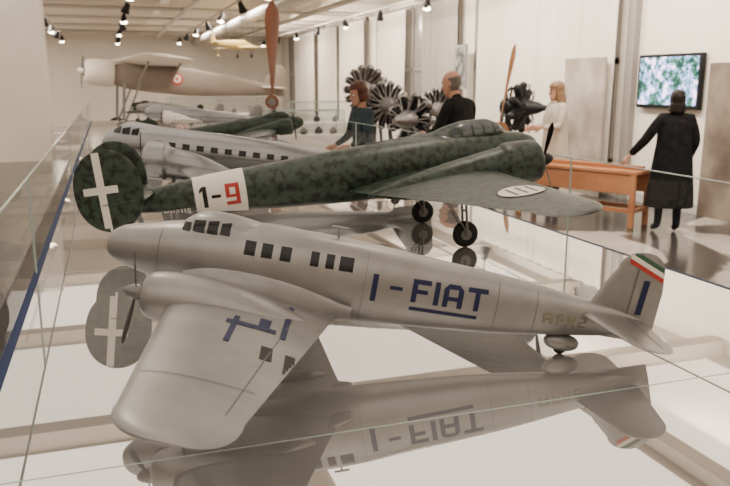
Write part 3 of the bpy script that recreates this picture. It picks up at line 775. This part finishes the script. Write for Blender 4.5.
def person(name,loc,rz,H,J={},R={},top=None,legs=None,hairm=None,hair='short',hlen=.0,head_yaw=0,head_pitch=0,coat=None,hand_n=None,skirt_m=None):
    root=empty(name,(loc[0],loc[1],0),rz); sc_=H/1.70; root.scale=(sc_,)*3
    P=dict(pel=(0,0,.95),spi=(0,-.01,1.12),che=(0,-.005,1.30),nec=(0,-.01,1.44),hed=(0,.0,1.51))
    Rd=dict(pel=(.155,.115),spi=(.135,.10),che=(.155,.11),nec=(.055,.055),hed=(.048,.05))
    for s_,t in ((-1,'L'),(1,'R')):
        P.update({'sh'+t:(s_*.175,-.01,1.385),'el'+t:(s_*.225,-.03,1.11),'wr'+t:(s_*.235,.05,.87),'hp'+t:(s_*.09,0,.90),'kn'+t:(s_*.10,.02,.50),'an'+t:(s_*.10,-.02,.09),'to'+t:(s_*.12,.15,.035)})
        Rd.update({'sh'+t:(.068,.062),'el'+t:(.048,.046),'wr'+t:(.032,.030),'hp'+t:(.095,.09),'kn'+t:(.062,.062),'an'+t:(.042,.046),'to'+t:(.042,.030)})
    P.update(J); Rd.update(R)
    names=list(P); ix={n:i for i,n in enumerate(names)}
    E=[('pel','spi',0),('spi','che',0),('che','nec',0),('nec','hed',2)]
    for t in 'LR': E+=[('che','sh'+t,0),('sh'+t,'el'+t,0),('el'+t,'wr'+t,0),('pel','hp'+t,1),('hp'+t,'kn'+t,1),('kn'+t,'an'+t,1),('an'+t,'to'+t,3)]
    me=bpy.data.meshes.new('skel'); me.from_pydata([P[n] for n in names],[(ix[a],ix[b]) for a,b,_ in E],[])
    o=bpy.data.objects.new('skel',me); sc.collection.objects.link(o)
    sk=o.modifiers.new('Skin','SKIN'); sk.use_smooth_shade=True
    if not me.skin_vertices: 
        bpy.context.view_layer.objects.active=o; bpy.ops.mesh.customdata_skin_add()
    for n in names:
        d=me.skin_vertices[0].data[ix[n]]; d.radius=Rd[n]; d.use_root=(n=='pel')
    ss=o.modifiers.new('Sub','SUBSURF'); ss.levels=2; ss.render_levels=2
    bpy.context.view_layer.update(); dg=bpy.context.evaluated_depsgraph_get()
    m2=bpy.data.meshes.new_from_object(o.evaluated_get(dg)); bpy.data.objects.remove(o)
    m2.materials.clear()
    for m_ in (top,legs,skin_m,shoe_m): m2.materials.append(m_)
    V3={n:Vector(P[n]) for n in names}
    for pl_ in m2.polygons:
        c=pl_.center; best=9;bi=0
        for a,b,mi in E:
            A_,B_=V3[a],V3[b]; ab=B_-A_; t=max(0,min(1,(c-A_).dot(ab)/ab.length_squared)); d=(c-(A_+ab*t)).length-Rd[a][0]*.6
            if d<best: best=d;bi=mi
        if bi==1 and c.z>.93: bi=0
        pl_.material_index=bi; pl_.use_smooth=True
    bo=bpy.data.objects.new('body',m2); sc.collection.objects.link(bo); bo.parent=root
    e=MB()
    for s_,t in ((-1,'L'),(1,'R')):
        w=V3['wr'+t]; d=w-V3['el'+t]; nn=(-s_,.2,0) if not hand_n else hand_n.get(t,(-s_,.2,0))
        build_hand(e,w+d.normalized()*.025,d,nn,s_)
    e.obj('hands',skin_m,root,angle=70)
    hb=V3['hed']; M=Matrix.Translation(hb+Vector((0,0,-.035)))@Matrix.Rotation(head_yaw,4,'Z')@Matrix.Rotation(head_pitch,4,'X')
    build_head(root,M,hairm,hair,hlen)
    if coat:
        hem,cm,flare=coat; c=MB(); rs=[]
        prof=[(1.445,.065,.062),(1.43,.10,.075),(1.40,.155,.09),(1.34,.198,.118),(1.22,.205,.135),(1.10,.205,.14),(.98,.22,.155),(.85,.235,.165)]
        prof+=[(.85-(.85-hem)*k/5,.235+flare*k/5,.165+flare*k/5) for k in range(1,6)]
        prof+= [(hem-.001,.235+flare-.012,.165+flare-.012),(hem+.10,.235+flare-.02,.165+flare-.02)]
        for i,(z,a,b) in enumerate(prof):
            am=.035*min(1,max(0,(1.1-z)/.5)); y0=-.005
            rs.append([(a*(1+am*math.sin(7*q+1.3))*math.cos(q),y0+b*(1+am*math.sin(6*q))*math.sin(q),z) for q in [2*math.pi*k/36 for k in range(36)]])
        c.rings(rs,0,cap=False)
        c.tube([(.07*math.cos(q),-.008+.066*math.sin(q),1.45+.012*math.cos(q*1)) for q in [2*math.pi*k/16 for k in range(17)]],.018,8,0)
        c.obj('coat',cm,root,angle=70)
    return root
blackcloth=mat('black_wool',(.008,.008,.009),.9,spec=.12,var=.5,vscale=14,bump=.8); greycloth=mat('dark_trousers',(.02,.021,.027),.85,spec=.1,var=.3,vscale=14,bump=.6)
teal=mat('teal_blouse',(.02,.034,.042),.8,spec=.2,var=.3,vscale=12,bump=.8); beige=mat('beige_coat',(.43,.38,.315),.8,var=.12,vscale=10,bump=.9)
hair_b=mat('brown_hair',(.055,.015,.007),.5,spec=.25,var=.4,vscale=40); hair_d=mat('dark_hair',(.008,.006,.005),.55,spec=.2); hair_g=mat('grey_hair',(.10,.08,.07),.6,var=.4,vscale=50); hair_l=mat('blond_hair',(.17,.09,.04),.5,var=.4,vscale=40)
deg=math.radians
def facing(dx,dy): return math.atan2(dy,dx)-math.pi/2
person('woman_in_black_coat',W(3.38,8.25),facing(.45,1.0),1.55,top=blackcloth,legs=greycloth,hairm=hair_d,hair='long',hlen=.01,coat=(.33,blackcloth,.05),
  J=dict(elL=(-.33,.02,1.13),wrL=(-.47,.12,.94),elR=(.25,.0,1.12),wrR=(.22,.12,.90),knL=(-.10,.04,.5),anL=(-.11,.03,.09),toL=(-.13,.19,.035)),
  R=dict(shL=(.078,.075),shR=(.078,.075),elL=(.066,.065),elR=(.066,.065),wrL=(.047,.045),wrR=(.047,.045)),head_yaw=-.15,head_pitch=.08)
person('man_in_black_sweater',W(.93,7.55),facing(-.45,.9),1.76,top=blackcloth,legs=greycloth,hairm=hair_g,hair='bald',head_pitch=-.25,head_yaw=.25,
  J=dict(nec=(0,.03,1.44),hed=(0,.06,1.505),elL=(-.24,.06,1.13),wrL=(-.16,.26,1.10),elR=(.24,.06,1.13),wrR=(.14,.27,1.08)),
  R=dict(pel=(.17,.14),spi=(.165,.145),che=(.18,.135),elL=(.056,.054),elR=(.056,.054)))
person('woman_with_brown_hair',W(-.04,8.0),facing(-.92,-.10),1.64,top=teal,legs=greycloth,hairm=hair_b,hair='long',hlen=-.03,head_pitch=-.25,
  J=dict(elL=(-.25,.05,1.12),wrL=(-.20,.22,1.05),elR=(.25,.04,1.12),wrR=(.2,.22,1.03)))
person('woman_in_pale_coat',W(2.50,9.95),facing(-.9,.1),1.64,top=beige,legs=greycloth,hairm=hair_l,hair='long',hlen=.05,coat=(.55,beige,.05),head_pitch=-.1,
  J=dict(elL=(-.24,.06,1.13),wrL=(-.17,.27,1.12),elR=(.24,.05,1.13),wrR=(.15,.27,1.10)))

# ------------------------------------------------------------------ lights
def area(x,y,w,l,en,z=CH-.02,col=(1,.875,.74),tilt=0,nm='added_ceiling_fill'):
    li=bpy.data.lights.new(nm,'AREA'); li.shape='RECTANGLE'; li.size=w; li.size_y=l; li.energy=en; li.color=col
    o=bpy.data.objects.new(nm,li); o.location=(x,y,z); o.rotation_euler=(0,tilt,0); sc.collection.objects.link(o)
for k in range(-1,5):
    yc=-.5+3*k
    for xc,wd in ((-6.6,3.4),(-1.55,5.3),(3.0,2.8),(5.75,1.9)):
        area(xc,yc,wd,2.7,(4.1 if (k%2) else 5.3)*wd*2.7)  # added fill panels above the view, for soft light and a bright deck reflection
for x in (-5.5,-1.5,3.0):
    for y in (17.5,20.5,23.5,26.5): area(x,y,.5,1.8,130,CH-.27)  # smaller fill lights added along the far ceiling, no fittings modelled
for y in (5,8,11,14,17.5,21,25): area(5.0,y,.25,1.6,125,3.3,tilt=-deg(52),nm='added_wall_fill')  # added fill tilted at the right wall to brighten the curtains
for (x,y,tx_,ty_,e_) in ((-.1,3.6,-.05,1.2,60),(1.6,3.2,.9,2.6,70)):
    li=bpy.data.lights.new('track_spot','SPOT'); li.energy=e_; li.spot_size=deg(50); li.spot_blend=.6; li.shadow_soft_size=.05; li.color=(1,.88,.72)
    o=bpy.data.objects.new('track_spot',li); o.location=(x,y,3.35); o.rotation_euler=(Vector((tx_,ty_,1.0))-Vector((x,y,3.35))).to_track_quat('-Z','Y').to_euler(); sc.collection.objects.link(o)
w=bpy.data.worlds.new('world'); sc.world=w; w.use_nodes=True
w.node_tree.nodes['Background'].inputs[0].default_value=(.8,.85,1,1); w.node_tree.nodes['Background'].inputs[1].default_value=.3

# ------------------------------------------------------------------ camera
cam=bpy.data.cameras.new('camera'); cam.sensor_width=36; cam.lens=36*750/730; cam.clip_start=.05
cam.dof.use_dof=True; cam.dof.focus_distance=2.0; cam.dof.aperture_fstop=6.3
co=bpy.data.objects.new('camera',cam); sc.collection.objects.link(co)
co.location=(0,0,1.65); co.rotation_euler=(deg(90-12.1),0,-YAW)
sc.camera=co
